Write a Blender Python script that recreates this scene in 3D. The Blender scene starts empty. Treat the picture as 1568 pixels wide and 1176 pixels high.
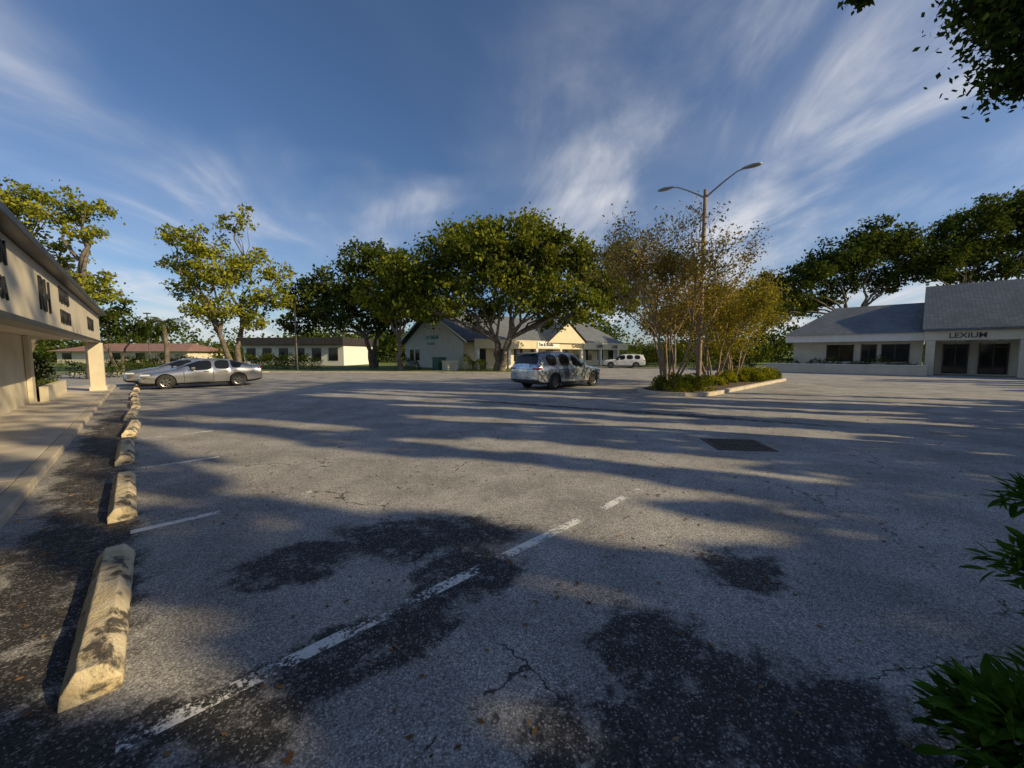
import bpy, bmesh, math, random
import numpy as np
from mathutils import Vector, Matrix, Euler
R = math.radians
rng = np.random.default_rng(7)
random.seed(7)
scene = bpy.context.scene
COL = scene.collection
GA = math.atan2(.69, .7236)          # site grid angle
SUNV = Vector((.95, -.316, .0)).normalized()
SUN_EL = 24.0
KS = math.tan(R(SUN_EL))/SUNV.x
SCZ = KS/.205

# ------------------------------------------------------------------ node helpers
class NT:
    def __init__(s, nt): s.nt = nt
    def n(s, typ, **kw):
        nd = s.nt.nodes.new(typ)
        for k, v in kw.items(): setattr(nd, k, v)
        return nd
    def set(s, inp, v):
        if isinstance(v, bpy.types.NodeSocket): s.nt.links.new(v, inp)
        else: inp.default_value = v
    def math(s, op, a, b=0.0, c=None, clamp=False):
        nd = s.nt.nodes.new('ShaderNodeMath'); nd.operation = op; nd.use_clamp = clamp
        s.set(nd.inputs[0], a); s.set(nd.inputs[1], b)
        if c is not None: s.set(nd.inputs[2], c)
        return nd.outputs[0]
    def mix(s, f, a, b, mode='MIX'):
        nd = s.nt.nodes.new('ShaderNodeMix'); nd.data_type = 'RGBA'; nd.blend_type = mode
        s.set(nd.inputs[0], f); s.set(nd.inputs[6], a); s.set(nd.inputs[7], b)
        return nd.outputs[2]
    def mr(s, v, a, b, c=0.0, d=1.0, smooth=True):
        nd = s.nt.nodes.new('ShaderNodeMapRange')
        if smooth: nd.interpolation_type = 'SMOOTHSTEP'
        s.set(nd.inputs[0], v)
        for i, x in enumerate((a, b, c, d)): s.set(nd.inputs[i+1], x)
        return nd.outputs[0]
    def noise(s, vec, scale, detail=4, rough=.55, dist=0.0):
        nd = s.nt.nodes.new('ShaderNodeTexNoise')
        if vec is not None: s.nt.links.new(vec, nd.inputs['Vector'])
        nd.inputs['Scale'].default_value = scale; nd.inputs['Detail'].default_value = detail
        nd.inputs['Roughness'].default_value = rough; nd.inputs['Distortion'].default_value = dist
        return nd
    def bump(s, h, strength, dist):
        nd = s.nt.nodes.new('ShaderNodeBump'); s.set(nd.inputs['Height'], h)
        nd.inputs['Strength'].default_value = strength; nd.inputs['Distance'].default_value = dist
        return nd.outputs[0]

def c4(c): return (c[0], c[1], c[2], 1)
def newmat(name):
    m = bpy.data.materials.new(name); m.use_nodes = True
    nt = m.node_tree; nt.nodes.clear()
    out = nt.nodes.new('ShaderNodeOutputMaterial')
    return m, NT(nt), out
def pbr(name, col, col2=None, scale=3.0, rough=.7, metal=0.0, bump=0.0, bscale=30, coat=0.0, dirt=0.0, dirtcol=(.05,.045,.04), spec=.5, dr=(.5,.72)):
    m, t, out = newmat(name)
    tc = t.n('ShaderNodeTexCoord').outputs['Object']
    c = c4(col)
    if col2 is not None:
        nz = t.noise(tc, scale, 5, .6)
        c = t.mix(t.mr(nz.outputs['Fac'], .35, .65), c4(col), c4(col2))
    if dirt > 0:
        nz = t.noise(tc, scale*.45, 6, .7, .5)
        c = t.mix(t.math('MULTIPLY', t.mr(nz.outputs['Fac'], dr[0], dr[1]), dirt), c, c4(dirtcol))
    p = t.n('ShaderNodeBsdfPrincipled')
    t.set(p.inputs['Base Color'], c); p.inputs['Roughness'].default_value = rough
    p.inputs['Metallic'].default_value = metal; p.inputs['Coat Weight'].default_value = coat
    p.inputs['Specular IOR Level'].default_value = spec
    if bump > 0:
        nz = t.noise(tc, bscale, 4, .6)
        t.set(p.inputs['Normal'], t.bump(nz.outputs['Fac'], bump, .02))
    t.nt.links.new(p.outputs[0], out.inputs[0])
    return m
def leafmat(name, dark, mid, light, clump=.5, trans=.3):
    m, t, out = newmat(name)
    geo = t.n('ShaderNodeNewGeometry')
    tc = t.n('ShaderNodeTexCoord').outputs['Object']
    nz = t.noise(tc, clump, 2, .6)
    f = t.math('ADD', t.math('MULTIPLY', geo.outputs['Random Per Island'], .45), t.math('MULTIPLY', t.mr(nz.outputs['Fac'], .3, .7), .6))
    cr = t.n('ShaderNodeValToRGB'); t.set(cr.inputs[0], f)
    e = cr.color_ramp.elements
    e[0].position = .1; e[0].color = c4(dark); e[1].position = .95; e[1].color = c4(light)
    x = e.new(.5); x.color = c4(mid)
    d = t.n('ShaderNodeBsdfDiffuse'); t.set(d.inputs['Color'], cr.outputs[0])
    tr = t.n('ShaderNodeBsdfTranslucent')
    t.set(tr.inputs[0], t.mix(1.0, cr.outputs[0], (1.25, 1.15, .6, 1), 'MULTIPLY'))
    ms = t.n('ShaderNodeMixShader'); ms.inputs[0].default_value = trans
    t.nt.links.new(d.outputs[0], ms.inputs[1]); t.nt.links.new(tr.outputs[0], ms.inputs[2])
    t.nt.links.new(ms.outputs[0], out.inputs[0])
    return m

M = {}
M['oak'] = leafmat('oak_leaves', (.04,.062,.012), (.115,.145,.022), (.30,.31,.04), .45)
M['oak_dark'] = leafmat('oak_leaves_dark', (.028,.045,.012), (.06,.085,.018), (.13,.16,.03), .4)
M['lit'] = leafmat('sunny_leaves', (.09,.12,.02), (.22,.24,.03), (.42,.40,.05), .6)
M['myrtle'] = leafmat('myrtle_leaves', (.18,.13,.035), (.33,.25,.07), (.52,.41,.13), .9)
M['myrtle2'] = leafmat('myrtle_leaves_green', (.12,.12,.02), (.26,.24,.035), (.44,.37,.06), .9)
M['cover'] = leafmat('groundcover_leaves', (.04,.065,.012), (.16,.19,.02), (.42,.39,.03), 1.5)
M['shrub'] = leafmat('shrub_leaves', (.02,.05,.008), (.05,.12,.015), (.12,.23,.03), 3.)
M['hedge'] = leafmat('hedge_leaves', (.03,.045,.012), (.06,.085,.02), (.12,.15,.03), 1.)
M['litter'] = leafmat('dry_leaves', (.12,.06,.025), (.24,.13,.06), (.38,.26,.12), 3., .1)
M['bark'] = pbr('bark', (.10,.08,.06), (.19,.16,.125), 3, .9, bump=.6, bscale=12)
M['bark_light'] = pbr('bark_light', (.24,.17,.11), (.36,.27,.18), 4, .85)
M['cream'] = pbr('cream_stucco', (.60,.54,.42), (.68,.62,.49), 1.2, .9, bump=.2, bscale=60, dirt=.25, dirtcol=(.36,.33,.27))
M['yellow'] = pbr('pale_cream_stucco', (.62,.55,.38), (.68,.61,.44), 1.2, .9)
M['greywall'] = pbr('grey_stucco', (.60,.60,.54), (.66,.66,.60), 1., .9)
M['white'] = pbr('white_trim', (.74,.72,.68), (.80,.78,.74), 2, .7)
M['bronze'] = pbr('dark_bronze', (.035,.028,.024), (.05,.04,.035), 2, .4)
M['glass'] = pbr('window_glass', (.015,.018,.02), None, 1, .06)
M['sheet'] = pbr('letter_black', (.02,.02,.022), None, 1, .5)
M['teal'] = pbr('letter_teal', (.02,.30,.36), None, 1, .5)
M['redroof'] = pbr('red_roof', (.24,.13,.10), (.30,.17,.13), 1, .85)
M['soil'] = pbr('mulch', (.07,.045,.03), (.13,.09,.06), 8, .95, bump=.6)
M['concrete'] = pbr('walk_concrete', (.54,.48,.40), (.64,.58,.49), 1.5, .9, bump=.25, bscale=50, dirt=.6, dirtcol=(.27,.24,.20))
M['kerb'] = pbr('kerb_concrete', (.50,.44,.34), (.60,.53,.43), 3, .9, bump=.3, bscale=40, dirt=.7, dirtcol=(.16,.15,.12))
M['stop'] = pbr('stop_concrete', (.62,.50,.30), (.76,.66,.46), 6, .85, bump=.6, bscale=45, dirt=.97, dirtcol=(.08,.07,.06), dr=(.50,.6))
M['pole'] = pbr('pole_brown', (.20,.14,.10), (.27,.19,.14), 3, .6)
M['metal'] = pbr('metal_grey', (.3,.3,.3), (.36,.36,.36), 3, .45, metal=.7)
M['rust'] = pbr('grate_iron', (.07,.055,.045), (.14,.10,.08), 20, .8)
M['black'] = pbr('black_plastic', (.015,.015,.016), None, 1, .6)
M['tyre'] = pbr('tyre_rubber', (.02,.02,.02), (.035,.033,.03), 8, .85)
M['rim'] = pbr('rim_metal', (.35,.36,.38), None, 1, .3, metal=.9)
M['silver'] = pbr('silver_paint', (.46,.46,.47), None, 1, .25, metal=.8, coat=.8)
M['bluegrey'] = pbr('wrap_paint', (.28,.40,.54), (.78,.80,.77), 2.4, .2, metal=.75, coat=1., dirt=.75, dirtcol=(.09,.13,.20), dr=(.5,.56))
M['whitepaint'] = pbr('white_paint', (.75,.75,.74), None, 1, .3, coat=.8)
M['carglass'] = pbr('car_glass', (.01,.012,.014), None, 1, .04)
M['redlamp'] = pbr('red_lamp', (.35,.015,.01), None, 1, .15, coat=1.)
M['clearlamp'] = pbr('clear_lamp', (.6,.62,.65), None, 1, .1, coat=1.)
M['utilgreen'] = pbr('utility_green', (.03,.09,.07), (.05,.12,.09), 2, .5)

def shingle(name, a, b):
    m, t, out = newmat(name)
    tc = t.n('ShaderNodeTexCoord').outputs['Object']
    sp = t.n('ShaderNodeSeparateXYZ'); t.set(sp.inputs[0], tc)
    cb = t.n('ShaderNodeCombineXYZ'); t.set(cb.inputs[0], t.math('ADD',sp.outputs[1],sp.outputs[0])); t.set(cb.inputs[1], t.math('MULTIPLY', sp.outputs[2], 1.6))
    br = t.n('ShaderNodeTexBrick'); t.set(br.inputs['Vector'], cb.outputs[0]); br.inputs['Scale'].default_value = 2.2
    br.inputs['Mortar Size'].default_value = .03
    t.set(br.inputs['Color1'], c4(a)); t.set(br.inputs['Color2'], c4(b)); t.set(br.inputs['Mortar'], c4([x*.5 for x in a]))
    nz = t.noise(tc, .7, 5, .65)
    c = t.mix(t.mr(nz.outputs['Fac'], .35, .7, 0, .5), br.outputs[0], c4([x*.6 for x in a]))
    p = t.n('ShaderNodeBsdfPrincipled'); t.set(p.inputs['Base Color'], c); p.inputs['Roughness'].default_value = .9
    t.nt.links.new(p.outputs[0], out.inputs[0]); return m
M['roof'] = shingle('grey_shingles', (.14,.16,.18), (.22,.24,.26))

# ------------------------------------------------------------------ asphalt
def asphalt():
    m, t, out = newmat('asphalt')
    tc = t.n('ShaderNodeTexCoord').outputs['Object']
    w = t.noise(tc, 2.0, 8, .74)
    off = t.n('ShaderNodeVectorMath', operation='SUBTRACT'); t.set(off.inputs[0], w.outputs['Color']); off.inputs[1].default_value = (.5,.5,.5)
    sc = t.n('ShaderNodeVectorMath', operation='SCALE'); t.set(sc.inputs[0], off.outputs[0]); sc.inputs['Scale'].default_value = 1.25
    ad = t.n('ShaderNodeVectorMath', operation='ADD'); t.set(ad.inputs[0], tc); t.set(ad.inputs[1], sc.outputs[0])
    fl = t.n('ShaderNodeVectorMath', operation='MULTIPLY'); t.set(fl.inputs[0], ad.outputs[0]); fl.inputs[1].default_value = (1,1,0)
    wc = fl.outputs[0]
    g = GA
    ell = [(-.75,3.5,.95,.40,.12),(-1.75,3.0,.50,.34,.5),(-.35,2.9,.45,.33,g),(-.98,2.05,1.0,.26,g),(-1.75,1.45,.6,.24,g),
           (.85,2.1,.36,.42,0),(1.35,1.62,.66,.42,-.3),(.55,1.4,.55,.42,0),(1.80,2.85,.36,.26,.2),
           (-3.2,2.6,.40,3.4,g),(-7.7,7.2,.36,6.0,g),  # bands along the stop row: dark asphalt, with shading under the stops painted in
           (2.6,11.7,6.2,.20,-.5)]
    mask = None
    for (x,y,rx,ry,a) in ell:
        mp = t.n('ShaderNodeMapping', vector_type='TEXTURE'); t.set(mp.inputs[0], wc)
        mp.inputs['Location'].default_value = (x,y,0); mp.inputs['Rotation'].default_value = (0,0,a); mp.inputs['Scale'].default_value = (rx,ry,1)
        ln = t.n('ShaderNodeVectorMath', operation='LENGTH'); t.set(ln.inputs[0], mp.outputs[0])
        v = t.mr(ln.outputs['Value'], 1.25, .75)
        mask = v if mask is None else t.math('MAXIMUM', mask, v)
    nb = t.noise(tc, 4.5, 6, .75)
    mask = t.math('MULTIPLY', mask, t.mr(nb.outputs['Fac'], .36, .48, .30, 1.0))
    big = t.noise(tc, .28, 6, .68, .6)
    gen = t.mr(big.outputs['Fac'], .50, .72, 0, .40)
    for (x,y,rr_,st) in ((14.5,16.5,6.2,.34),(14.5,16.5,7.9,.30),(15.5,15.5,10.5,.22)):
        ds = t.n('ShaderNodeVectorMath', operation='DISTANCE'); t.set(ds.inputs[0], tc); ds.inputs[1].default_value=(x,y,0)
        a_ = t.math('ABSOLUTE', t.math('SUBTRACT', ds.outputs['Value'], rr_))
        gen = t.math('MAXIMUM', gen, t.math('MULTIPLY', t.mr(a_, .32, .06, 0, st), t.mr(nb.outputs['Fac'], .3, .55, .4, 1)))
    mask = t.math('MAXIMUM', mask, gen)
    vo = t.n('ShaderNodeTexVoronoi'); t.set(vo.inputs['Vector'], tc); vo.inputs['Scale'].default_value = 110
    sp = t.n('ShaderNodeSeparateColor'); t.set(sp.inputs[0], vo.outputs['Color'])
    cr = t.n('ShaderNodeValToRGB'); t.set(cr.inputs[0], sp.outputs[0])
    e = cr.color_ramp.elements
    e[0].position=0; e[0].color=(.20,.195,.188,1); e[1].position=1; e[1].color=(.74,.71,.66,1)
    x=e.new(.4); x.color=(.38,.37,.355,1); x=e.new(.85); x.color=(.53,.515,.49,1)
    cd = t.n('ShaderNodeValToRGB'); t.set(cd.inputs[0], sp.outputs[0])
    e = cd.color_ramp.elements
    e[0].position=0; e[0].color=(.015,.015,.015,1); e[1].position=1; e[1].color=(.30,.29,.28,1)
    x=e.new(.84); x.color=(.045,.044,.044,1)
    gap = t.mr(vo.outputs['Distance'], .25, .75, 1.0, .66)
    light = t.mix(1.0, cr.outputs[0], gap, 'MULTIPLY')
    md = t.noise(tc, .9, 6, .65)
    light = t.mix(1.0, light, t.mr(md.outputs['Fac'], .3, .7, .74, 1.2), 'MULTIPLY')
    col = t.mix(t.math('MULTIPLY', mask, .95), light, cd.outputs[0])
    w2 = t.noise(tc, 1.3, 5, .6)
    o2 = t.n('ShaderNodeVectorMath', operation='SCALE'); t.set(o2.inputs[0], w2.outputs['Color']); o2.inputs['Scale'].default_value = 1.0
    a2 = t.n('ShaderNodeVectorMath', operation='ADD'); t.set(a2.inputs[0], tc); t.set(a2.inputs[1], o2.outputs[0])
    vc = t.n('ShaderNodeTexVoronoi', feature='DISTANCE_TO_EDGE'); t.set(vc.inputs['Vector'], a2.outputs[0]); vc.inputs['Scale'].default_value = .27
    ck = t.mr(vc.outputs['Distance'], .001, .0032, .85, 0)
    ck = t.math('MULTIPLY', ck, t.mr(md.outputs['Fac'], .46, .54))
    col = t.mix(ck, col, (.02,.02,.02,1))
    p = t.n('ShaderNodeBsdfPrincipled'); t.set(p.inputs['Base Color'], col)
    t.set(p.inputs['Roughness'], t.mr(mask, 0, 1, .92, .75)); p.inputs['Specular IOR Level'].default_value = .3
    h = t.math('SUBTRACT', t.math('MULTIPLY', vo.outputs['Distance'], -1.0), t.math('MULTIPLY', ck, 2.0))
    t.set(p.inputs['Normal'], t.bump(h, .25, .003))
    t.nt.links.new(p.outputs[0], out.inputs[0]); return m
M['asphalt'] = asphalt()
M['grass'] = pbr('grass', (.07,.11,.018), (.15,.19,.03), 2.5, .95, bump=.8, bscale=40, dirt=.3, dirtcol=(.15,.12,.05))
def paintmat():
    m, t, out = newmat('worn_paint')
    geo = t.n('ShaderNodeNewGeometry').outputs['Position']
    n1 = t.noise(geo, 34, 6, .8); n2 = t.noise(geo, 1.9, 3, .6)
    v = t.math('ADD', t.math('MULTIPLY', n1.outputs['Fac'], 1.), t.math('MULTIPLY', n2.outputs['Fac'], 1.3))
    a = t.mr(v, 1.09, 1.18, 0, .92)
    p = t.n('ShaderNodeBsdfPrincipled'); p.inputs['Base Color'].default_value=(.84,.84,.81,1); p.inputs['Roughness'].default_value=.8
    tr = t.n('ShaderNodeBsdfTransparent'); ms = t.n('ShaderNodeMixShader')
    t.set(ms.inputs[0], a); t.nt.links.new(tr.outputs[0], ms.inputs[1]); t.nt.links.new(p.outputs[0], ms.inputs[2])
    t.nt.links.new(ms.outputs[0], out.inputs[0]); return m
M['paint'] = paintmat()

# ------------------------------------------------------------------ mesh helpers
def obj(name, verts, faces, mats, fm=None, parent=None, smooth=False):
    me = bpy.data.meshes.new(name)
    me.from_pydata([tuple(v) for v in verts], [], faces)
    for mt in (mats if isinstance(mats, (list, tuple)) else [mats]): me.materials.append(mt)
    if fm is not None: me.polygons.foreach_set('material_index', fm)
    if smooth: me.polygons.foreach_set('use_smooth', [True]*len(faces))
    me.update()
    o = bpy.data.objects.new(name, me); COL.objects.link(o)
    if parent is not None: o.parent = parent
    return o
def empty(name, loc=(0,0,0), rot=0.0):
    e = bpy.data.objects.new(name, None); COL.objects.link(e)
    e.location = loc; e.rotation_euler = (0,0,rot); e.empty_display_size=.3
    return e
def box(name, parent, x0,x1,y0,y1,z0,z1, mat, bev=0.0):
    v=[(x0,y0,z0),(x1,y0,z0),(x1,y1,z0),(x0,y1,z0),(x0,y0,z1),(x1,y0,z1),(x1,y1,z1),(x0,y1,z1)]
    f=[(0,3,2,1),(4,5,6,7),(0,1,5,4),(1,2,6,5),(2,3,7,6),(3,0,4,7)]
    o=obj(name,v,f,mat,parent=parent)
    if bev>0:
        b=o.modifiers.new('bev','BEVEL'); b.width=bev; b.segments=2
    return o
def quads_mesh(name, V, mats, parent=None):
    n=len(V)//4
    me=bpy.data.meshes.new(name)
    me.vertices.add(n*4); me.vertices.foreach_set('co', V.astype(np.float32).ravel())
    me.loops.add(n*4); me.loops.foreach_set('vertex_index', np.arange(n*4,dtype=np.int32))
    me.polygons.add(n); me.polygons.foreach_set('loop_start', np.arange(0,n*4,4,dtype=np.int32))
    me.polygons.foreach_set('loop_total', np.full(n,4,dtype=np.int32))
    for mt in mats: me.materials.append(mt)
    me.update(calc_edges=True); me.validate()
    o=bpy.data.objects.new(name,me); COL.objects.link(o)
    if parent is not None: o.parent=parent
    return o
def leaf_quads(P, size, aspect=.55, flat=0.0):
    n=len(P)
    a=rng.normal(size=(n,3)); 
    if flat: a[:,2]*=(1-flat)
    a/=np.linalg.norm(a,axis=1)[:,None]
    b=rng.normal(size=(n,3)); 
    if flat: b[:,2]*=(1-flat)
    b-= (a*b).sum(1)[:,None]*a; b/=np.linalg.norm(b,axis=1)[:,None]
    s=(size*rng.uniform(.6,1.3,n))[:,None]
    V=np.empty((n,4,3)); V[:,0]=P-a*s*.5; V[:,1]=P+b*s*aspect*.5; V[:,2]=P+a*s*.5; V[:,3]=P-b*s*aspect*.5
    return V.reshape(-1,3)
class Tubes:
    def __init__(s): s.v=[]; s.f=[]
    def add(s, pts, rad, n=6):
        base=len(s.v); k=len(pts)
        for i,p in enumerate(pts):
            p=Vector(p); d=(Vector(pts[min(i+1,k-1)])-Vector(pts[max(i-1,0)])).normalized()
            u=d.cross(Vector((.31,.95,.1))); 
            if u.length<.01: u=d.cross(Vector((1,0,0)))
            u.normalize(); w=d.cross(u)
            for j in range(n):
                a=2*math.pi*j/n; s.v.append(p+(u*math.cos(a)+w*math.sin(a))*rad[i])
        for i in range(k-1):
            for j in range(n):
                a=base+i*n+j; b=base+i*n+(j+1)%n
                s.f.append((a,b,b+n,a+n))
        s.f.append(tuple(base+(k-1)*n+j for j in range(n)))
    def obj(s,name,mat,parent=None): return obj(name,s.v,s.f,mat,parent=parent,smooth=True)
def curve(p0,p1,n,wob,sag=0.0):
    p0=Vector(p0);p1=Vector(p1);L=(p1-p0).length;out=[]
    for i in range(n+1):
        t=i/n; p=p0.lerp(p1,t)
        k=math.sin(math.pi*t)
        p=p+Vector((random.uniform(-1,1),random.uniform(-1,1),random.uniform(-.6,.6)))*wob*L*k*.5
        p.z+=sag*L*k
        out.append(p)
    return out
def tree(name, base, fork, lobes, leafm, trunk_r=.35, leaf=.30, dens=1.0, stems=2, yflat=.9, zs=.75, clump=.30, bark=None, sat=1.6):
    """lobes: (x,y,z,r) in world metres; fork height; several stems"""
    bark = bark or M['bark']
    root=empty(name, base)
    B=Vector(base); T=Tubes(); Ps=[]
    heads=[]
    cx=sum(l[0] for l in lobes)/len(lobes)-B.x; cy=sum(l[1] for l in lobes)/len(lobes)-B.y
    for i in range(stems):
        a=2*math.pi*(i+.3)/stems+random.random()*.5
        sp=.09*fork*(0 if stems==1 else 1)
        top=Vector((cx*.25+math.cos(a)*sp*3, cy*.25+math.sin(a)*sp*3, fork*random.uniform(.85,1.1)))
        p=curve((math.cos(a)*trunk_r*.5*(stems>1),math.sin(a)*trunk_r*.5*(stems>1),-.1),top,5,.12)
        r=trunk_r/(stems**.4)
        T.add(p,[r*1.35,r,r*.88,r*.8,r*.74,r*.68],8); heads.append((top,r*.65))
    allL=[(l,False) for l in lobes]
    for (x,y,z,r) in lobes:
        for q in range(int(sat)+(random.random()<sat%1)):
            a=random.uniform(0,2*math.pi); el=random.uniform(-.5,.95)
            rr_=r*random.uniform(.32,.55); dd=r*random.uniform(.85,1.2)
            allL.append(((x+math.cos(a)*math.cos(el)*dd,y+math.sin(a)*math.cos(el)*dd*.7,z+math.sin(el)*dd*zs*1.15,rr_),(x,y,z)))
    for (x,y,z,r),par in allL:
        c=Vector((x,y,z))-B
        if par:
            h=Vector(par)-B; hr=.09*(trunk_r/.4); p=curve(h,c,6,.12)
            T.add(p,[hr*(1-i/6*.7) for i in range(7)],4)
        else:
            h,hr=min(heads,key=lambda q:(q[0].xy-c.xy).length+random.random()*.5)
            p=curve(h,c,6,.16,.05)
            T.add(p,[hr*.75*(1-i/6*.72) for i in range(7)],6)
        ncl=int((6 if par else 14)+ r*r*4.8*dens)
        for k in range(ncl):
            d=rng.normal(size=3); d/=np.linalg.norm(d); q=rng.uniform(.15,1.0)**.5*r
            if d[2]<0: d[2]*=.75
            cc=np.array([c.x+d[0]*q*1.1, c.y+d[1]*q*yflat, c.z+d[2]*q*zs])
            cr=r*clump*rng.uniform(.55,1.25)*(1 if r>1.3 else 1.3)
            nl=int(cr*cr*(120/(leaf/.26)**2)*rng.uniform(.5,1.35)*dens)+6
            g=rng.normal(size=(nl,3))*np.array([cr*.55,cr*.55,cr*.38])
            Ps.append(cc+g)
            if k%4==0:
                s=p[random.choice([4,5,6])]
                T.add(curve(s,Vector(cc),3,.2),[hr*.22,hr*.16,hr*.11,hr*.05],4)
    P=np.concatenate(Ps)
    quads_mesh('foliage',leaf_quads(P,leaf,.62),[leafm],parent=root)
    T.obj('trunk_and_limbs',bark,root)
    return root
def hedge(name, pts, w, h, leafm, leaf=.12, dens=260):
    Ps=[]
    for (a,b) in zip(pts[:-1],pts[1:]):
        a=np.array(a);b=np.array(b);L=np.linalg.norm(b-a);n=int(L*dens)
        t=rng.uniform(0,1,n); d=(b-a)/L; nn=np.array([-d[1],d[0]])
        lump=1+.22*np.sin(t*L*1.9+a[0])+.15*np.sin(t*L*4.3+1)
        ang=rng.uniform(-.15,math.pi+.15,n); q=rng.uniform(.6,1,n)**.5
        x=np.cos(ang)*w*.5*q*lump; z=np.abs(np.sin(ang))**.6*h*q*lump
        xy=a+t[:,None]*(b-a)+x[:,None]*nn
        Ps.append(np.column_stack([xy,z])+rng.normal(size=(n,3))*leaf*.4)
    P=np.concatenate(Ps); P[:,2]=np.abs(P[:,2])
    return quads_mesh(name,leaf_quads(P,leaf,.6),[leafm])
def text(name, s, parent, loc, rot, size, mat, ext=.03, bold=0.0):
    c=bpy.data.curves.new(name,'FONT'); c.body=s; c.size=size; c.extrude=ext; c.offset=bold
    c.materials.append(mat)
    o=bpy.data.objects.new(name,c); COL.objects.link(o); o.parent=parent; o.location=loc; o.rotation_euler=rot
    return o

# ------------------------------------------------------------------ camera
cam=bpy.data.cameras.new('camera'); co=bpy.data.objects.new('camera',cam); COL.objects.link(co)
cam.sensor_width=36; cam.lens=36*591/1568; cam.clip_end=2000; cam.clip_start=.05
co.location=(0,0,1.7); co.rotation_euler=(R(90-4.5),0,0); scene.camera=co

# ------------------------------------------------------------------ world
wd=bpy.data.worlds.new('World'); scene.world=wd; wd.use_nodes=True
t=NT(wd.node_tree); wd.node_tree.nodes.clear()
sky=t.n('ShaderNodeTexSky'); sky.sky_type='NISHITA'; sky.sun_disc=False
sky.sun_elevation=R(SUN_EL); sky.sun_rotation=math.atan2(SUNV.x,SUNV.y); sky.altitude=0; sky.air_density=1.0; sky.dust_density=.8; sky.ozone_density=2.2
tc=t.n('ShaderNodeTexCoord').outputs['Generated']
sp=t.n('ShaderNodeSeparateXYZ'); t.set(sp.inputs[0],tc)
zz=t.math('ADD',t.math('MAXIMUM',sp.outputs[2],0.0),.22)
cb=t.n('ShaderNodeCombineXYZ'); t.set(cb.inputs[0],t.math('DIVIDE',sp.outputs[0],zz)); t.set(cb.inputs[1],t.math('DIVIDE',sp.outputs[1],zz))
mp=t.n('ShaderNodeMapping'); t.set(mp.inputs[0],cb.outputs[0]); mp.inputs['Rotation'].default_value=(0,0,R(32)); mp.inputs['Scale'].default_value=(1.6,.80,1); mp.inputs['Location'].default_value=(3.1,.4,0)
n1=t.noise(mp.outputs[0],1.25,9,.60,.7)
mp2=t.n('ShaderNodeMapping'); t.set(mp2.inputs[0],cb.outputs[0]); mp2.inputs['Scale'].default_value=(.70,.62,1); mp2.inputs['Location'].default_value=(1.7,5.2,0)
n2=t.noise(mp2.outputs[0],1.1,4,.55,.4)
cl=t.math('MULTIPLY',t.mr(n1.outputs['Fac'],.38,.78),t.mr(n2.outputs['Fac'],.36,.62))
veil=t.mr(n2.outputs['Fac'],.34,.7,.0,.20)
side=t.mr(sp.outputs[0],-.7,.6,.80,1.0)
low=t.mr(sp.outputs[2],.80,.28,.22,1.0)
cl=t.math('MINIMUM',t.math('MULTIPLY',t.math('MULTIPLY',t.math('ADD',cl,veil),side),low),.75)
base=t.mix(1.0,sky.outputs[0],(.84,1.0,1.22,1),'MULTIPLY')
col=t.mix(cl,base,(9.0,9.0,9.3,1))
bg=t.n('ShaderNodeBackground'); t.set(bg.inputs[0],col); bg.inputs[1].default_value=.088
wo=t.n('ShaderNodeOutputWorld'); t.nt.links.new(bg.outputs[0],wo.inputs[0])
sl=bpy.data.lights.new('sun','SUN'); sl.energy=5.0; sl.angle=R(.5); sl.color=(1.0,.79,.46)
so=bpy.data.objects.new('sun',sl); COL.objects.link(so)
D=Vector((SUNV.x*math.cos(R(SUN_EL)),SUNV.y*math.cos(R(SUN_EL)),math.sin(R(SUN_EL))))
so.rotation_euler=D.to_track_quat('Z','Y').to_euler(); so.location=(30,-10,20)
scene.view_settings.view_transform='Standard'; scene.view_settings.look='None'; scene.view_settings.exposure=0

# ------------------------------------------------------------------ ground
def sheet(name,pts,z,mat): return obj(name,[(x,y,z) for x,y in pts],[tuple(range(len(pts)))],mat)
sheet('ground',[(-900,-900),(900,-900),(900,900),(-900,900)],-.006,M['grass'])
sheet('asphalt_parking_lot',[(-70,-25),(80,-25),(80,50),(-70,50)],0,M['asphalt'])
OX,OY=-2.1,1.8
def g2w(o,x,y):
    c,s=math.cos(GA),math.sin(GA); return (o[0]+x*c-y*s, o[1]+x*s+y*c)
O=(OX,OY)
sv=[];sf=[]
def strip(x0,x1,y0,y1):
    n_=max(1,int((x1-x0)/.25))
    for i in range(n_):
        a0=x0+(x1-x0)*i/n_; a1=x0+(x1-x0)*(i+1)/n_
        b=len(sv)
        for (x,y) in ((a0,y0),(a1,y0),(a1,y1),(a0,y1)):
            a=g2w(O,x,y); sv.append((a[0],a[1],.004))
        sf.append((b,b+1,b+2,b+3))
for k,L in zip(range(-2,11),(3,3,4.6,1.6,1.0,1.2,.9,1.2,1.0,2.5,3,3,3)): strip(.1,L+.1,-.5+2.78*k,-.40+2.78*k)
obj('parking_stripes',sv,sf,M['paint'])
def raised(name,pts,h,mat,kw=.15):
    root=empty(name)
    n=len(pts); cx=sum(p[0] for p in pts)/n; cy=sum(p[1] for p in pts)/n
    ins=[]
    for x,y in pts:
        d=math.hypot(x-cx,y-cy); ins.append((x-(x-cx)/d*kw*1.3,y-(y-cy)/d*kw*1.3))
    v=[(x,y,-.01) for x,y in pts]+[(x,y,h) for x,y in pts]+[(x,y,h) for x,y in ins]
    f=[]
    for i in range(n):
        j=(i+1)%n; f.append((i,j,n+j,n+i)); f.append((n+i,n+j,2*n+j,2*n+i))
    obj('kerb',v,f,M['kerb'],parent=root)
    obj('bed',[(x,y,h-.01) for x,y in ins],[tuple(range(n))],mat,parent=root)
    return root
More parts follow.
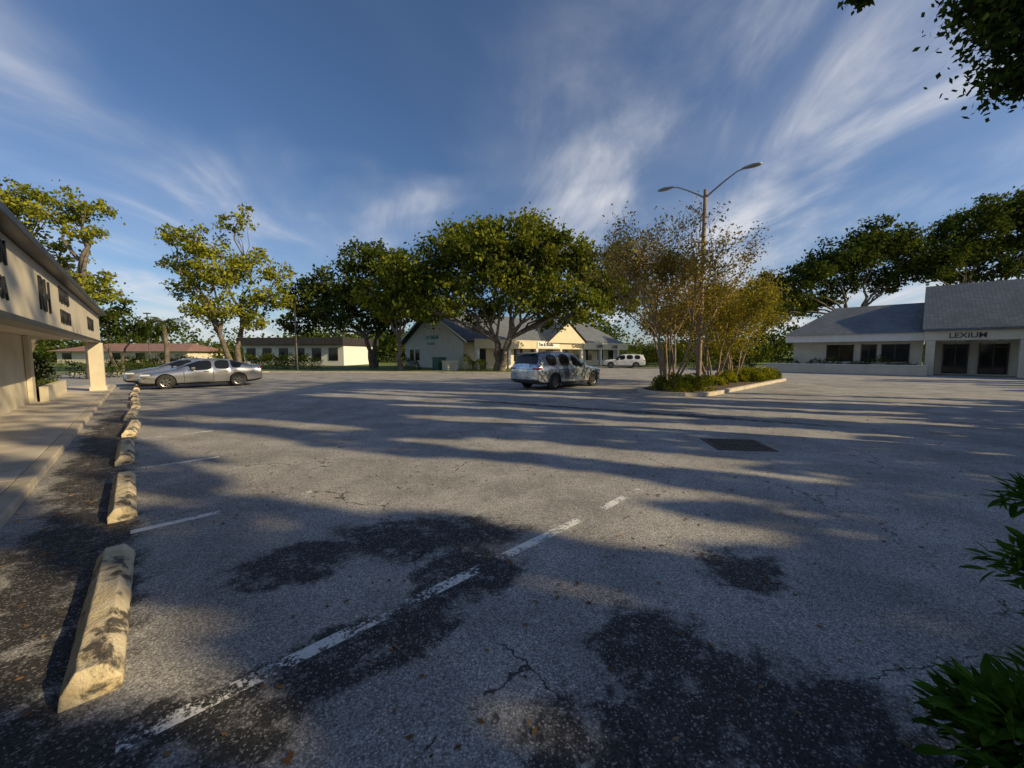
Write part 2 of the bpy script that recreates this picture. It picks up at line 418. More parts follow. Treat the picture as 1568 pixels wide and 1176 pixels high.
raised('grass_verge',[(-36,31.5),(-22,35.0),(-8,34.2),(1,33.0),(4,35),(3.5,38.4),(-7,44),(-16,50),(-55,58),(-60,40)],.12,M['grass'])
raised('grass_verge',[(14,44),(24,40.5),(27,44),(26,60),(14,60)],.12,M['grass'])
# ------------------------------------------------------------------ walkway + left building
wk=empty('concrete_walkway',(OX,OY,0),GA)
y=-7.0
while y<24:
    box('slab',wk,-2.42,-.98,y,y+2.98,0,.12,M['concrete'],.006); box('kerb',wk,-.975,-.80,y,y+2.98,0,.122,M['kerb'],.02); y+=3.0
lb=empty('retail_building',(OX,OY,0),GA)
box('front_wall',lb,-2.75,-2.43,-9,17,0,2.27,M['cream'])
box('pilaster',lb,-2.42,-2.30,16.55,17,.12,2.27,M['cream'],.01)
box('fascia',lb,-1.32,-1.05,-9,22.3,2.27,3.38,M['cream'],.01)
box('fascia_trim',lb,-1.36,-1.02,-9.01,22.32,2.17,2.268,M['bronze'],.01)
box('soffit',lb,-6.4,-1.33,-9,22.2,2.28,2.36,M['cream'])
box('gutter',lb,-1.12,-.84,-9.1,22.4,3.385,3.52,M['bronze'],.02)
box('drip_edge',lb,-1.5,-.88,-9.1,22.4,3.525,3.57,M['roof'])
obj('roof',[(-1.1,-9.1,3.58),(-1.1,22.4,3.58),(-7,22.4,4.6),(-7,-9.1,4.6),(-12,22.4,3.5),(-12,-9.1,3.5)],[(0,1,2,3),(3,2,4,5)],M['roof'],parent=lb)
box('end_column',lb,-1.4,-.96,21.35,21.8,.12,2.16,M['cream'],.01)
box('column_base',lb,-1.44,-.92,21.31,21.84,.122,.3,M['cream'],.01)
box('end_wall',lb,-6.6,-6.4,17,22.2,0,2.27,M['cream'])
box('side_return_wall',lb,-6.4,-2.76,16.8,17,0,2.27,M['cream'])
box('planter_wall',lb,-2.25,-2.05,17.05,21.2,.12,.62,M['cream'],.01)
box('window',lb,-6.395,-6.36,18,21,.9,2.1,M['glass'])
for yy in (2.5,6.5,10.2):
    box('window',lb,-2.428,-2.40,yy,yy+1.5,.95,2.05,M['glass']); box('window_frame',lb,-2.428,-2.385,yy-.07,yy,.88,2.12,M['bronze']); box('window_frame',lb,-2.428,-2.385,yy+1.5,yy+1.57,.88,2.12,M['bronze'])
rt=(R(90),0,R(90))
for (s,yy,sz,zz_) in (('STUDIO',1.2,.42,2.72),('SALON',4.6,.48,2.93),('& SPA',4.9,.44,2.44),('RH',8.4,.90,2.52),('REHAB',10.9,.50,2.90),('HEALTH',10.9,.44,2.42),('REALTY',17.0,.62,2.55)):
    text('letters',s,lb,(-1.035,yy,zz_),rt,sz,M['sheet'],.012,.003)
hedge('planter_shrub',[g2w(O,-2.9,17.6),g2w(O,-2.9,21.0)],1.1,1.25,M['hedge'],.12,900)
def wheel_stop(s,d=0,rot=0,L=1.78):
    prof=[(-.11,0),(-.11,.055),(-.055,.135),(.055,.135),(.11,.055),(.11,0)]
    v=[];n=len(prof);f=[]
    N=16
    for i in range(N+1):
        yv=-L/2+L*i/N
        chip=random.uniform(0,.012)
        for (x,z) in prof:
            yy=yv
            if i==0: yy+=z*.35
            if i==N: yy-=z*.35
            v.append((x*(1-chip)+random.uniform(-.004,.004),yy,z+random.uniform(-.008,.003)*(z>0)))
    for i in range(N):
        for j in range(n-1): f.append((i*n+j,i*n+j+1,(i+1)*n+j+1,(i+1)*n+j))
    f.append(tuple(range(n))[::-1]); f.append(tuple(N*n+j for j in range(n)))
    o=obj('wheel_stop',v,f,M['stop']); b=o.modifiers.new('b','BEVEL'); b.width=.008; b.segments=2
    p=g2w(O,d,s); o.location=(p[0],p[1],.001); o.rotation_euler=(0,0,GA+rot)
for k in range(-1,11): wheel_stop(.85+2.78*k, random.uniform(-.05,.05), random.uniform(-.05,.05))

# ------------------------------------------------------------------ right building
rb=empty('shingle_roof_office_building',(27.6,38,0),GA)
box('wall',rb,0,.25,-8.7,0,0,3.0,M['cream'])
box('left_side_wall',rb,.25,8,-.25,0,0,3.0,M['cream'])
box('fascia',rb,-.9,-.7,-8.9,.5,2.75,3.42,M['white'],.01)
box('left_fascia',rb,-.7,8.6,.3,.5,2.75,3.42,M['white'],.01)
box('soffit',rb,-.7,0,-8.9,.3,2.8,2.86,M['white'])
for (a,b_) in ((-7.9,-6.3),(-5.9,-5.0),(-4.4,-2.6)):
    box('window',rb,-.03,-.005,a,b_,1.0,2.5,M['glass']); box('frame',rb,-.06,-.035,a-.06,a,.95,2.55,M['bronze']); box('frame',rb,-.06,-.035,b_,b_+.06,.95,2.55,M['bronze']); box('mullion',rb,-.06,-.035,(a+b_)/2-.03,(a+b_)/2+.03,1.0,2.5,M['bronze'])
e=3.42
obj('low_roof',[(-1.1,.6,e),(-1.1,-9,e),(4,-9,6.2),(4,-2.6,6.2),(9,.6,e),(9,-9,e)],[(0,1,2,3),(0,3,4),(4,3,2,5)],M['roof'],parent=rb)
X0=-1.2
e=3.62
obj('tall_roof',[(X0-.5,-8.6,e),(X0-.5,-30,e),(4.3,-30,7.6),(4.3,-8.6,7.6),(10,-8.6,e),(10,-30,e),(X0-.5,-8.6,e-.16),(X0-.5,-30,e-.16),(4.3,-8.6,7.44)],[(0,1,2,3),(3,2,5,4),(6,0,3,8),(6,7,1,0)],M['roof'],parent=rb)
obj('gable_wall',[(X0,-8.75,2.8),(9.5,-8.75,2.8),(4.3,-8.75,7.3)],[(0,1,2)],M['cream'],parent=rb)
box('tall_fascia',rb,X0-.25,X0,-30,-8.72,2.72,3.45,M['cream'],.01)
box('tall_soffit',rb,X0+.01,1.6,-30,-8.8,2.74,2.80,M['cream'])
box('recess_wall',rb,1.6,1.8,-30,-8.8,0,2.73,M['cream'])
for yy in (-9.35,-13.9,-18.5,-23.1): box('column',rb,X0-.22,X0+.3,yy,yy+.5,0,2.71,M['cream'],.015)
for (a,b_) in ((-11.2,-9.9),(-13.2,-11.8),(-16.2,-14.6),(-18.4,-16.8),(-22,-19.5),(-27,-24)):
    box('storefront_glass',rb,1.55,1.59,a,b_,.1,2.45,M['glass'])
    for q in (a,(a+b_)/2,b_): box('storefront_frame',rb,1.50,1.545,q-.04,q+.04,.1,2.5,M['bronze'])
    box('storefront_head',rb,1.49,1.545,a,b_,2.2,2.28,M['bronze'])
text('letters','LEXIUM',rb,(X0-.27,-10.0,2.90),(R(90),0,R(-90)),.55,M['sheet'],.012,.003)
pw=empty('planter_wall',(27.6,38,0),GA)
box('wall',pw,-2.7,-2.5,-9,1.6,0,.72,M['cream'],.01); box('cap',pw,-2.74,-2.46,-9.04,1.64,.725,.80,M['white'],.01)
hedge('hedge',[g2w((27.6,38),-1.9,1.2),g2w((27.6,38),-1.9,-8.5)],.9,1.15,M['hedge'],.13,420)
# ------------------------------------------------------------------ centre building
cb_=empty('gabled_office_building',(-5.0,39.5,0),GA)
LN=30
obj('gable_wall',[(0,0,0),(0,12,0),(0,12,2.9),(0,6,6.2),(0,0,2.9)],[(0,1,2,3,4)],M['greywall'],parent=cb_)
box('side_wall',cb_,0.01,LN,0,.25,0,2.9,M['yellow'])
obj('roof',[(-.5,-1.3,2.95),(LN,-1.3,2.95),(LN,6,6.6),(-.5,6,6.6),(-.5,13.1,2.85),(LN,13.1,2.85)],[(0,1,2,3),(3,2,5,4)],M['roof'],parent=cb_)
obj('rake_board',[(-.52,-1.3,2.75),(-.52,6,6.4),(-.52,13.1,2.65),(-.52,13.1,2.87),(-.52,6,6.62),(-.52,-1.3,2.97)],[(0,1,4,5),(1,2,3,4)],M['white'],parent=cb_)
box('fascia',cb_,.5,LN,-1.4,-1.2,2.25,3.2,M['yellow'],.01)
for i in range(7):
    box('column',cb_,.7+i*4.4,1.05+i*4.4,-1.38,-1.03,0,2.24,M['white'],.01)
for i in range(10):
    box('window' if i%3 else 'door',cb_,1.6+i*2.8,3.0+i*2.8,-.03,-.003,.1 if i%3==0 else .8,2.15,M['glass'])
    box('window_head',cb_,1.5+i*2.8,3.1+i*2.8,-.04,-.031,2.16,2.23,M['bronze'])
obj('cross_gable_roof',[(11,-1.9,3.1),(15,-1.9,5.7),(19,-1.9,3.1),(15,5,5.75),(11,0,3.3),(19,0,3.3)],[(0,1,3,4),(1,2,5,3)],M['roof'],parent=cb_)
obj('cross_gable_wall',[(11.2,-1.7,3.0),(18.8,-1.7,3.0),(15,-1.7,5.5)],[(0,1,2)],M['yellow'],parent=cb_)
box('sign_board',cb_,9.6,13.6,-1.47,-1.41,2.38,3.08,M['white'],.01)
for (s,xx,zz_,sz) in (('Tax & Books',9.8,2.6,.5),('Creative',16.2,2.5,.7),('LAW',21.6,2.5,.7),('CARE',25.5,2.5,.6)):
    text('letters',s,cb_,(xx,-1.50,zz_),(R(90),0,0),sz,M['sheet'],.015,.004)
for q in (8.6,9.9): box('window',cb_,-.03,-.003,q,q+.9,.9,2.2,M['glass']); box('window_head',cb_,-.04,-.031,q-.08,q+.98,2.2,2.28,M['white']); box('window_sill',cb_,-.06,-.031,q-.08,q+.98,.82,.9,M['white'])
text('letters','OPTIMUM',cb_,(-.03,7.2,3.3),(R(90),0,R(-90)),.62,M['teal'],.012,.006)
text('letters','hospice',cb_,(-.03,6.8,2.7),(R(90),0,R(-90)),.5,M['teal'],.012,.006)
ub=empty('utility_box',(-7.2,38.3,0),GA); box('cabinet',ub,-.5,.5,-.5,.5,.1,1.3,M['utilgreen'],.04); box('lid',ub,-.55,.55,-.55,.55,1.302,1.36,M['utilgreen'],.01)
ub=empty('transformer_box',(-6.0,37.4,0),GA); box('cabinet',ub,-.6,.6,-.5,.5,.1,.95,M['cream'],.04); box('lid',ub,-.65,.65,-.55,.55,.952,1.02,M['white'],.01)
# ------------------------------------------------------------------ background buildings
b1=empty('flat_roof_office',(-39.5,57,0),R(-6))
box('wall',b1,0,15.5,0,10,0,2.9,M['white']); box('parapet',b1,-.4,15.9,-.8,10.4,2.95,4.0,M['bronze'],.02)
for i in range(6): box('window',b1,.5+i*2.55,1.9+i*2.55,-.05,-.01,.7,2.5,M['glass'])
b2=empty('red_roof_store',(-80,68,0),R(0))
box('wall',b2,0,23,0,10,0,2.1,M['cream'])
obj('roof',[(-.8,-1,2.1),(23.8,-1,2.1),(20,5,3.6),(3,5,3.6),(23.8,11,2.1),(-.8,11,2.1)],[(0,1,2,3),(1,4,2),(2,4,5,3),(5,0,3)],M['redroof'],parent=b2)
for i in range(5): box('window',b2,1+i*4.3,2.6+i*4.3,-.05,-.01,.7,1.8,M['glass'])

# ------------------------------------------------------------------ island
isl=empty('planting_island',(6.0,15.7,0),GA)
def stadium(L,w,n=10):
    pts=[]
    r=w/2
    for i in range(n+1):
        a=math.pi/2+math.pi*i/n; pts.append((r+r*math.cos(a),r*math.sin(a)))
    for i in range(n+1):
        a=-math.pi/2+math.pi*i/n; pts.append((L-r+r*math.cos(a),r*math.sin(a)))
    return pts
po=stadium(15.5,3.2); pi_=[(.18+x*(15.5-.36)/15.5,y*(3.2-.36)/3.2) for x,y in po]; n=len(po)
v=[(x,y,-.01) for x,y in po]+[(x,y,.15) for x,y in po]+[(x,y,.15) for x,y in pi_]+[(x,y,.10) for x,y in pi_]
f=[]
for i in range(n):
    j=(i+1)%n; f+=[(i,j,n+j,n+i),(n+i,n+j,2*n+j,2*n+i),(2*n+i,2*n+j,3*n+j,3*n+i)]
obj('kerb',v,f,M['kerb'],parent=isl); obj('bed',[(x,y,.12) for x,y in pi_],[tuple(range(n))],M['soil'],parent=isl)
Ps=[]
for k in range(85):
    x=rng.uniform(.7,14.8); y=rng.uniform(-1.0,1.0)
    if 3.0<x<4.4 and y<.5: continue
    h=rng.uniform(.42,.78) if x<4 or x>8 else rng.uniform(.25,.5)
    m_=420; d=rng.normal(size=(m_,3)); d/=np.linalg.norm(d,axis=1)[:,None]
    q=rng.uniform(.75,1.05,m_)[:,None]; g=d*q*np.array([.42,.42,h]); g[:,2]=np.abs(g[:,2])+.10
    g[:,0]+=x; g[:,1]=np.clip(g[:,1]+y,-1.38,1.38); Ps.append(g)
quads_mesh('groundcover',leaf_quads(np.concatenate(Ps),.10,.6),[M['cover']],parent=isl)

def myrtle(name,base,H,spread,leafm,stems,leaf,per,seed,topf=.5):
    random.seed(seed)
    root=empty(name,base); T=Tubes(); tips=[]
    def grow(p,d,L,r,dep):
        pts=[p.copy()];rr=[r]
        q=p.copy(); dd=d.copy()
        for i in range(4):
            dd=(dd+Vector((random.gauss(0,.10),random.gauss(0,.10),random.gauss(.03,.05)))).normalized()
            q=q+dd*L/4; pts.append(q.copy()); rr.append(r*(1-.32*(i+1)/4))
            if dep<=3: tips.append((q.copy(),dep))
        T.add(pts,rr,5 if dep>1 else 3)
        if dep==0: return
        for k in range(3 if random.random()<.6 else 2):
            nd=(dd+Vector((random.gauss(0,.36),random.gauss(0,.36),random.gauss(.0,.22)))).normalized()
            grow(q,nd,L*random.uniform(.55,.85),r*.62,dep-1)
    for i in range(stems):
        a=2*math.pi*i/stems+random.random()*.6; s=random.uniform(.1,.45)*spread
        d=Vector((math.cos(a)*s,math.sin(a)*s,1)).normalized()
        grow(Vector((math.cos(a)*.18,math.sin(a)*.18,0)),d,H*.30,.055,4)
    P=[]
    for (q,dep) in tips:
        if q.z<1.1 or random.random()<.1: continue
        k=rng.poisson(per*(1.25 if q.z<H*.62 else topf)*(3 if dep==3 else 1)); 
        if k: P.append(np.array(q)+rng.normal(size=(k,3))*(.45 if dep==3 else .2))
    quads_mesh('foliage',leaf_quads(np.concatenate(P),leaf,.6),[leafm],parent=root)
    T.obj('stems',M['bark_light'],root)
myrtle('crape_myrtle_tree',(7.1,17.4,.12),8.6,.95,M['myrtle'],10,.12,8.5,3,.40)
myrtle('crape_myrtle_tree',(10.6,20.4,.12),6.4,1.0,M['myrtle2'],7,.13,8.,9)
myrtle('crape_myrtle_tree',(12.6,22.0,.12),5.6,.85,M['myrtle2'],5,.13,8.,21)
random.seed(11)
# ------------------------------------------------------------------ street lamp
lp=empty('street_lamp',(9.17,18.96,.1))
T=Tubes(); T.add([(0,0,0),(0,0,4.5),(0,0,9.35)],[.13,.11,.08],12); T.add([(0,0,0),(0,0,.3)],[.22,.2],12); T.obj('pole',M['pole'],lp)
for sgn,nm in ((1,'arm_1'),(-1,'arm_2')):
    ax=Vector((.766,-.643,0))*sgn; T=Tubes()
    P=[Vector((0,0,9.0))+ax*0.05, Vector((0,0,9.22))+ax*.35, Vector((0,0,9.55))+ax*.85, Vector((0,0,9.80))+ax*1.3, Vector((0,0,9.86))+ax*1.6]
    T.add(P,[.045,.04,.035,.03,.03],8); T.obj(nm,M['metal'],lp)
    hd=empty('lamp_head',(0,0,0)); hd.parent=lp; hd.location=Vector((0,0,9.86))+ax*1.85; hd.rotation_euler=(0,0,math.atan2(ax.y,ax.x))
    vv=[];ff=[];st=[(-.38,.05,.04),(-.2,.11,.07),(.05,.17,.09),(.28,.15,.07),(.4,.05,.03)]
    for (x,wy,hz) in st:
        for a in range(8):
            A=2*math.pi*a/8; vv.append((x,wy*math.cos(A),hz*math.sin(A)*(1 if math.sin(A)>0 else .7)))
    for i in range(4):
        for j in range(8): ff.append((i*8+j,i*8+(j+1)%8,i*8+8+(j+1)%8,i*8+8+j))
    ff.append(tuple(range(8))); ff.append(tuple(32+j for j in range(8)))
    obj('housing',vv,ff,M['metal'],parent=hd,smooth=True)
for (x,y,h) in ((-20.3,36.5,6.6),(-58,62,8)):
    lp=empty('light_pole',(x,y,0)); T=Tubes(); T.add([(0,0,0),(0,0,h)],[.1,.07],8); T.obj('pole',M['bronze'],lp)
    box('lamp_head',lp,-.5,.5,-.18,.18,h,h+.16,M['bronze'],.03)
sd=empty('storm_drain',(4.2,7.1,0),R(-8))
box('frame_a',sd,-.5,.5,-.45,-.40,.002,.014,M['rust']); box('frame_b',sd,-.5,.5,.40,.45,.002,.014,M['rust'])
box('frame_c',sd,-.5,-.44,-.399,.399,.002,.014,M['rust']); box('frame_d',sd,.44,.5,-.399,.399,.002,.014,M['rust'])
box('pit',sd,-.439,.439,-.399,.399,.001,.004,M['black'])
for i in range(9): box('bar',sd,-.42+i*.098,-.38+i*.098,-.398,.398,.0045,.013,M['rust'])
box('mid_bar',sd,-.438,.438,-.025,.025,.0135,.0155,M['rust'])

# ------------------------------------------------------------------ trees
tree('oak_tree',(-1.2,36,.1),3.0,[(.6,36,12.0,3.3),(-4.4,36.5,11.2,3.3),(4.2,35.5,10.6,3.2),(7.8,36,9.2,3.0),(-8.4,36,8.8,3.1),(-1.5,35,8.6,3.3),
    (3.4,34.5,7.3,2.9),(-5.4,34.5,6.6,2.5),(9.2,37,6.8,2.6),(.6,38,9.5,3.2),(-2.8,33.5,10.2,2.4),(2.3,33.5,11.0,2.2),(6.6,34.5,5.4,2.3),(-9.4,35.5,6.0,2.3),(0.6,33.6,6.2,2.2),(-3.2,37.5,5.6,2.2),(4.0,37.5,5.2,2.3),(10.8,37.5,8.2,2.1),(-6.8,34,5.2,1.9)],M['oak'],.50,.36,1.0,4)
tree('oak_tree',(-15.0,42,.1),3.2,[(-15.9,42,11.4,2.6),(-18.7,42,8.9,3.0),(-13.1,42,10.9,2.8),(-21.3,42,7.2,2.6),(-15.2,41,7.5,3.0),(-11.6,41,6.6,2.7),(-18,40.5,5.5,2.6),(-10.4,42,9.2,2.8),(-22.6,41,5.0,2.0),(-13.8,42,5.0,2.2)],M['oak_dark'],.38,.38,1.0,2)
tree('oak_tree',(-10.6,36.5,.1),3.6,[(-10.6,36.5,9.0,2.4),(-8.8,37,6.9,2.0),(-12.4,36,7.0,2.1),(-11,36,5.6,1.8)],M['oak'],.26,.32,1.,1)
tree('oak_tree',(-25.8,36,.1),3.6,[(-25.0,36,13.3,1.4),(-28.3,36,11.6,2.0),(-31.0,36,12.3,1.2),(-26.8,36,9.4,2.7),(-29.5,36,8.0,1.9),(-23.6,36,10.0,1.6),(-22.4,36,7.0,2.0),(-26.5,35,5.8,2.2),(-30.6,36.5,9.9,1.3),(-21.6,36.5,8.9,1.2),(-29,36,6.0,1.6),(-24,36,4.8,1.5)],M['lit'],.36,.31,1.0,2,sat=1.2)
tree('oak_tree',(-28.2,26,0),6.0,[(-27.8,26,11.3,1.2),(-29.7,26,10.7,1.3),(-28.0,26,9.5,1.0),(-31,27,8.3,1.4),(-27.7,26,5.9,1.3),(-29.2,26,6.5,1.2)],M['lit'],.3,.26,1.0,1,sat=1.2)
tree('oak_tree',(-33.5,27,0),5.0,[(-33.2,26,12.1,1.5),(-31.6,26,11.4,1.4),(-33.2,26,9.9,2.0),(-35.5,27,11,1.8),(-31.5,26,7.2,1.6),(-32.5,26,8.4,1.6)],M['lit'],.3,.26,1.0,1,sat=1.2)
tree('oak_tree',(-34.5,34,0),1.8,[(-35.5,34,5.4,2.0),(-33.0,34,3.9,1.6),(-37,34,4.2,1.9)],M['oak_dark'],.2,.28,1.1,2)
tree('oak_tree',(45.5,50,0),7.0,[(46.2,50,15.8,3.3),(42,50,13.8,3.5),(50.6,50,14.3,3.1),(38.6,50,11.6,3.2),(35.0,50,9.6,2.9),(47.5,52,12.2,2.6),(33.6,50,6.8,2.8),(38.0,52,8.0,2.8),(43.5,52,10.6,2.4),(53,51,12.2,2.6),(41.5,52,8.8,2.0),(49.5,52,10.4,1.8)],M['oak_dark'],.5,.40,1.0,3,zs=.6,sat=2.4)
tree('oak_tree',(61,50,0),8.0,[(57.4,50,17.4,3.3),(63,50,19.4,3.6),(66.5,50,16.2,3.6),(55.2,50,14.4,3.0),(60.6,51,14.6,3.2),(53.6,50,12.4,2.4),(68,50,20.4,3.0),(62.5,52,12.2,2.4),(58,52,11.6,2.0),(67,52,13,2.6)],M['oak_dark'],.5,.40,1.0,3,zs=.6,sat=2.4)
tree('oak_tree',(24.5,49,0),3.0,[(22,49,6.4,2.6),(25.5,49,7.8,2.8),(28.5,50,7.6,2.8),(19.2,50,5.4,2.4),(31,50,8.8,3.0)],M['oak_dark'],.3,.36,1.1,2)
tree('oak_tree',(10.5,6.0,0),8.6,[(7.3,6,6.45,.55),(7.65,6,5.75,.42),(5.3,6,7.0,.28),(6.9,6,6.9,.50),(9.0,6,8.0,1.2),(8.3,6.3,6.3,.6),(7.6,6,6.9,.6)],M['oak_dark'],.18,.11,1.0,1,clump=.5,sat=0)
pr=empty('palm_tree',(-29.5,33,0)); T=Tubes(); T.add([(0,0,0),(.1,0,2),(0,0,4.4)],[.2,.17,.15],8); T.obj('trunk',M['bark'],pr)
V=[]
for i in range(30):
    a=rng.uniform(0,2*math.pi); el=rng.uniform(-.2,1.2); L=rng.uniform(1.3,1.9)
    prev=np.array([0,0,4.4])
    sdv=np.array([-math.sin(a),math.cos(a),0])
    for k in range(10):
        tt=(k+1)/10; hx=L*tt*math.cos(el*.6); z=4.4+L*tt*math.sin(el)-1.4*tt*tt
        cur=np.array([math.cos(a)*hx,math.sin(a)*hx,z]); fw=(cur-prev)
        for sg in (1,-1):
            tip=cur+sdv*sg*.38*(1-.6*abs(tt-.45))+fw*.6+np.array([0,0,-.16])
            V+=[prev,prev+fw*.6,tip,prev+fw*.05]
        prev=cur
quads_mesh('fronds',np.array(V),[M['oak_dark']],parent=pr)
Ps=[]
for k in range(950):
    a=rng.uniform(-1.05,1.05); d=rng.uniform(72,110); x=math.tan(a)*d*.9; h=4.6+2.4*math.sin(x*.13)+1.8*math.sin(x*.31+2)
    c=np.array([x,d,rng.uniform(.15,1)*max(h,2.6)*d/85]); Ps.append(c+rng.normal(size=(80,3))*np.array([1.4,1.0,.8]))
P=np.concatenate(Ps); P[:,2]=np.abs(P[:,2]); quads_mesh('distant_treeline',leaf_quads(P,.7,.7),[M['oak_dark']])
hedge('hedge',[(-47,45),(-33,41)],1.5,1.3,M['hedge'],.16,300)
hedge('hedge',[(-31,26.5),(-24,31)],1.2,1.0,M['hedge'],.14,300)
hedge('hedge',[(-26,39.5),(-20,40.5)],1.4,1.2,M['oak'],.16,300)
hedge('hedge',[(-37,53),(-27,51.5)],1.6,1.5,M['oak_dark'],.2,300)
hedge('shrub',[(-4.5,36.2),(-2.5,35.6)],1.5,1.3,M['hedge'],.13,700)
hedge('shrub',[(-11.5,40),(-9.5,39)],1.3,1.3,M['hedge'],.13,500)
hedge('hedge',[(15,47),(27,46)],2.2,2.6,M['hedge'],.2,400)
hedge('hedge',[(19,40),(24.5,38.8)],1.3,1.0,M['hedge'],.15,400)
# ------------------------------------------------------------------ added leaf belts out of view, gaps cut to shape light streaks on the lot
def shade_belt(name,X,y0,y1,h,n,wins,leaf,prob_hi,hi):
    root=empty(name)
    x=rng.uniform(X,X+2.2,n); y=rng.uniform(y0,y1,n); z=rng.uniform(.2,h,n)
    yp=y+(x-X)*.3326; zp=(z-(x-X)*KS)/SCZ
    keep=np.ones(n,bool)
    for (a,b,c,d) in wins:
        ed=.10*np.sin(zp*5)+.06*np.sin(zp*13+a); m_=leaf*.30
        keep&=~((yp>a+ed-m_)&(yp<b+ed+m_)&(zp>c+.12*np.sin(yp*6)-m_/SCZ)&(zp<d+.15*np.sin(yp*7)+m_/SCZ))
    lump=np.sin(y*.8)+np.sin(y*1.9+1)+np.sin(y*3.1)
    keep&= z< h-1.2+.45*lump
    keep&= (zp<hi)|(rng.uniform(size=n)<prob_hi)
    P=np.column_stack([x,y,z])[keep]
    quads_mesh('foliage',leaf_quads(P,leaf,.85),[M['oak_dark']],parent=root)
    T=Tubes()
    for yy in (y0+2,(y0*2+y1)/3,(y0+2*y1)/3+3.4,y1-.4):
        T.add([(X+1.5,yy,0),(X+1.6,yy,h*.6)],[.2,.1],6)
    T.obj('trunks',M['bark'],root)
W=[(-3.0,-.9,3.7,4.95),(-2.1,-.7,4.8,5.4),(-1.5,-.5,5.3,6.2),(-.1,.75,3.3,4.4),(3.0,4.0,2.6,3.8),(2.5,3.2,3.9,4.6),(4.9,5.3,3.2,4.9),
   (5.9,7.1,2.0,3.1),(6.1,7.2,4.4,5.8),(7.7,8.6,4.6,5.6),(7.8,8.2,1.8,3.2),(9.0,9.7,3.4,5.6),(10.2,10.8,1.2,3.0),(11.3,13,.8,2.7),(11,11.6,3.5,5.0),(-4.2,-3.6,4.9,5.5),(-5.5,-4.95,4.42,4.95),(.4,1.0,4.9,6.0),(-3.3,-2.8,5.3,6.2)]
shade_belt('shadow_caster_row',20,-34,12.8,8.2*SCZ,130000,W,.36,.16,6.2)
W2=[(a,a+rng.uniform(.3,.9),rng.uniform(1,3),rng.uniform(4,8)) for a in np.arange(-2,21,2.2)]
shade_belt('shadow_caster_row',44,-10,19,10.5,26000,W2,.55,.8,9)

# ------------------------------------------------------------------ near shrub, bottom right
def bigleaves(name,clumps,leafm):
    vs=[];fs=[]
    for (cx,cy,cz,r,n) in clumps:
        for i in range(n):
            d=rng.normal(size=3); d/=np.linalg.norm(d); d[2]=abs(d[2])*.8
            c=Vector((cx,cy,cz))+Vector(d)*r*rng.uniform(.3,1)
            ax=(Vector(d)+Vector(rng.normal(size=3))*.5).normalized(); sd_=ax.cross(Vector((0,0,1))+Vector(rng.normal(size=3))*.3).normalized(); up=sd_.cross(ax)
            L=rng.uniform(.06,.12); w=L*.15
            b=len(vs)
            for (tt,ww,dz) in ((0,.15,0),(.3,.9,.0),(.6,1,-.02),(.85,.5,-.06),(1,.03,-.11)):
                p=c+ax*L*tt+up*(dz*L)
                vs.extend([p-sd_*w*ww+up*w*ww*.35,p,p+sd_*w*ww+up*w*ww*.35])
            for k in range(4):
                o_=b+k*3; fs.append((o_,o_+1,o_+4,o_+3)); fs.append((o_+1,o_+2,o_+5,o_+4))
    return obj(name,vs,fs,leafm,smooth=True)
bigleaves('leafy_shrub',[(1.84,1.18,.28,.31,1200),(1.62,.94,.12,.28,700),(2.2,1.25,.30,.30,500),(2.96,1.98,.45,.28,500),(3.05,2.1,.82,.22,300),(2.8,1.6,.35,.3,400),(2.0,.95,.3,.3,400)],M['shrub'])
n=1700
rr=rng.uniform(.3,1,n)*14; aa=rng.uniform(-.95,.95,n)
P=np.column_stack([np.sin(aa)*rr,np.cos(aa)*rr+.6,np.full(n,.008)])
near=np.column_stack([rng.uniform(-1.5,2.5,160),rng.uniform(1.0,4,160),np.full(160,.008)])
edge=np.array([g2w(O,rng.uniform(-.8,-.1),rng.uniform(-3,20)) for _ in range(500)]); P=np.concatenate([P,near,np.column_stack([edge,np.full(500,.008)])])
V=leaf_quads(P,.045,.45,flat=.93); V[:,2]=np.maximum(V[:,2],.003)
quads_mesh('fallen_leaves',V,[M['litter']])

# ------------------------------------------------------------------ vehicles
def wheel(parent,x,y,r,w,side,rimm):
    prof=[(r*.62,-w/2),(r*.9,-w/2*1.02),(r,-w/2*.7),(r,w/2*.7),(r*.9,w/2*1.02),(r*.62,w/2)]
    N=28;v=[];f=[];fm=[]
    for i in range(N):
        a=2*math.pi*i/N
        for (q,yy) in prof: v.append((q*math.cos(a),yy,q*math.sin(a)))
    k=len(prof)
    for i in range(N):
        j=(i+1)%N
        for p in range(k-1): f.append((i*k+p,i*k+p+1,j*k+p+1,j*k+p)); fm.append(0)
    b=len(v); v.append((0,side*w*.12,0))
    for i in range(N):
        a=2*math.pi*i/N; v.append((r*.64*math.cos(a),side*w*.12,r*.64*math.sin(a)))
    for i in range(N): f.append((b,b+1+i,b+1+(i+1)%N)); fm.append(1)
    b=len(v)
    for i in range(N):
        a=2*math.pi*i/N
        v+= [(r*.66*math.cos(a),side*w*.48,r*.66*math.sin(a)),(r*.58*math.cos(a),side*w*.44,r*.58*math.sin(a))]
    for i in range(N):
        j=(i+1)%N; f.append((b+i*2,b+i*2+1,b+j*2+1,b+j*2)); fm.append(2)
    for s in range(5):
        for off in (-.16,.16):
            a=2*math.pi*s/5; c=Vector((math.cos(a),0,math.sin(a))); tn=Vector((-math.sin(a),0,math.cos(a)))
            p0=c*r*.08; p1=c*r*.61+tn*r*off; b=len(v)
            for (p,ww) in ((p0,r*.07),(p1,r*.045)):
                for q in (-1,1): v.append(p+tn*ww*q+Vector((0,side*w*.42,0)))
            f.append((b,b+1,b+3,b+2)); fm.append(2)
    o=obj('wheel',v,f,[M['tyre'],M['black'],rimm],fm,parent,True); o.location=(x,y,r); return o

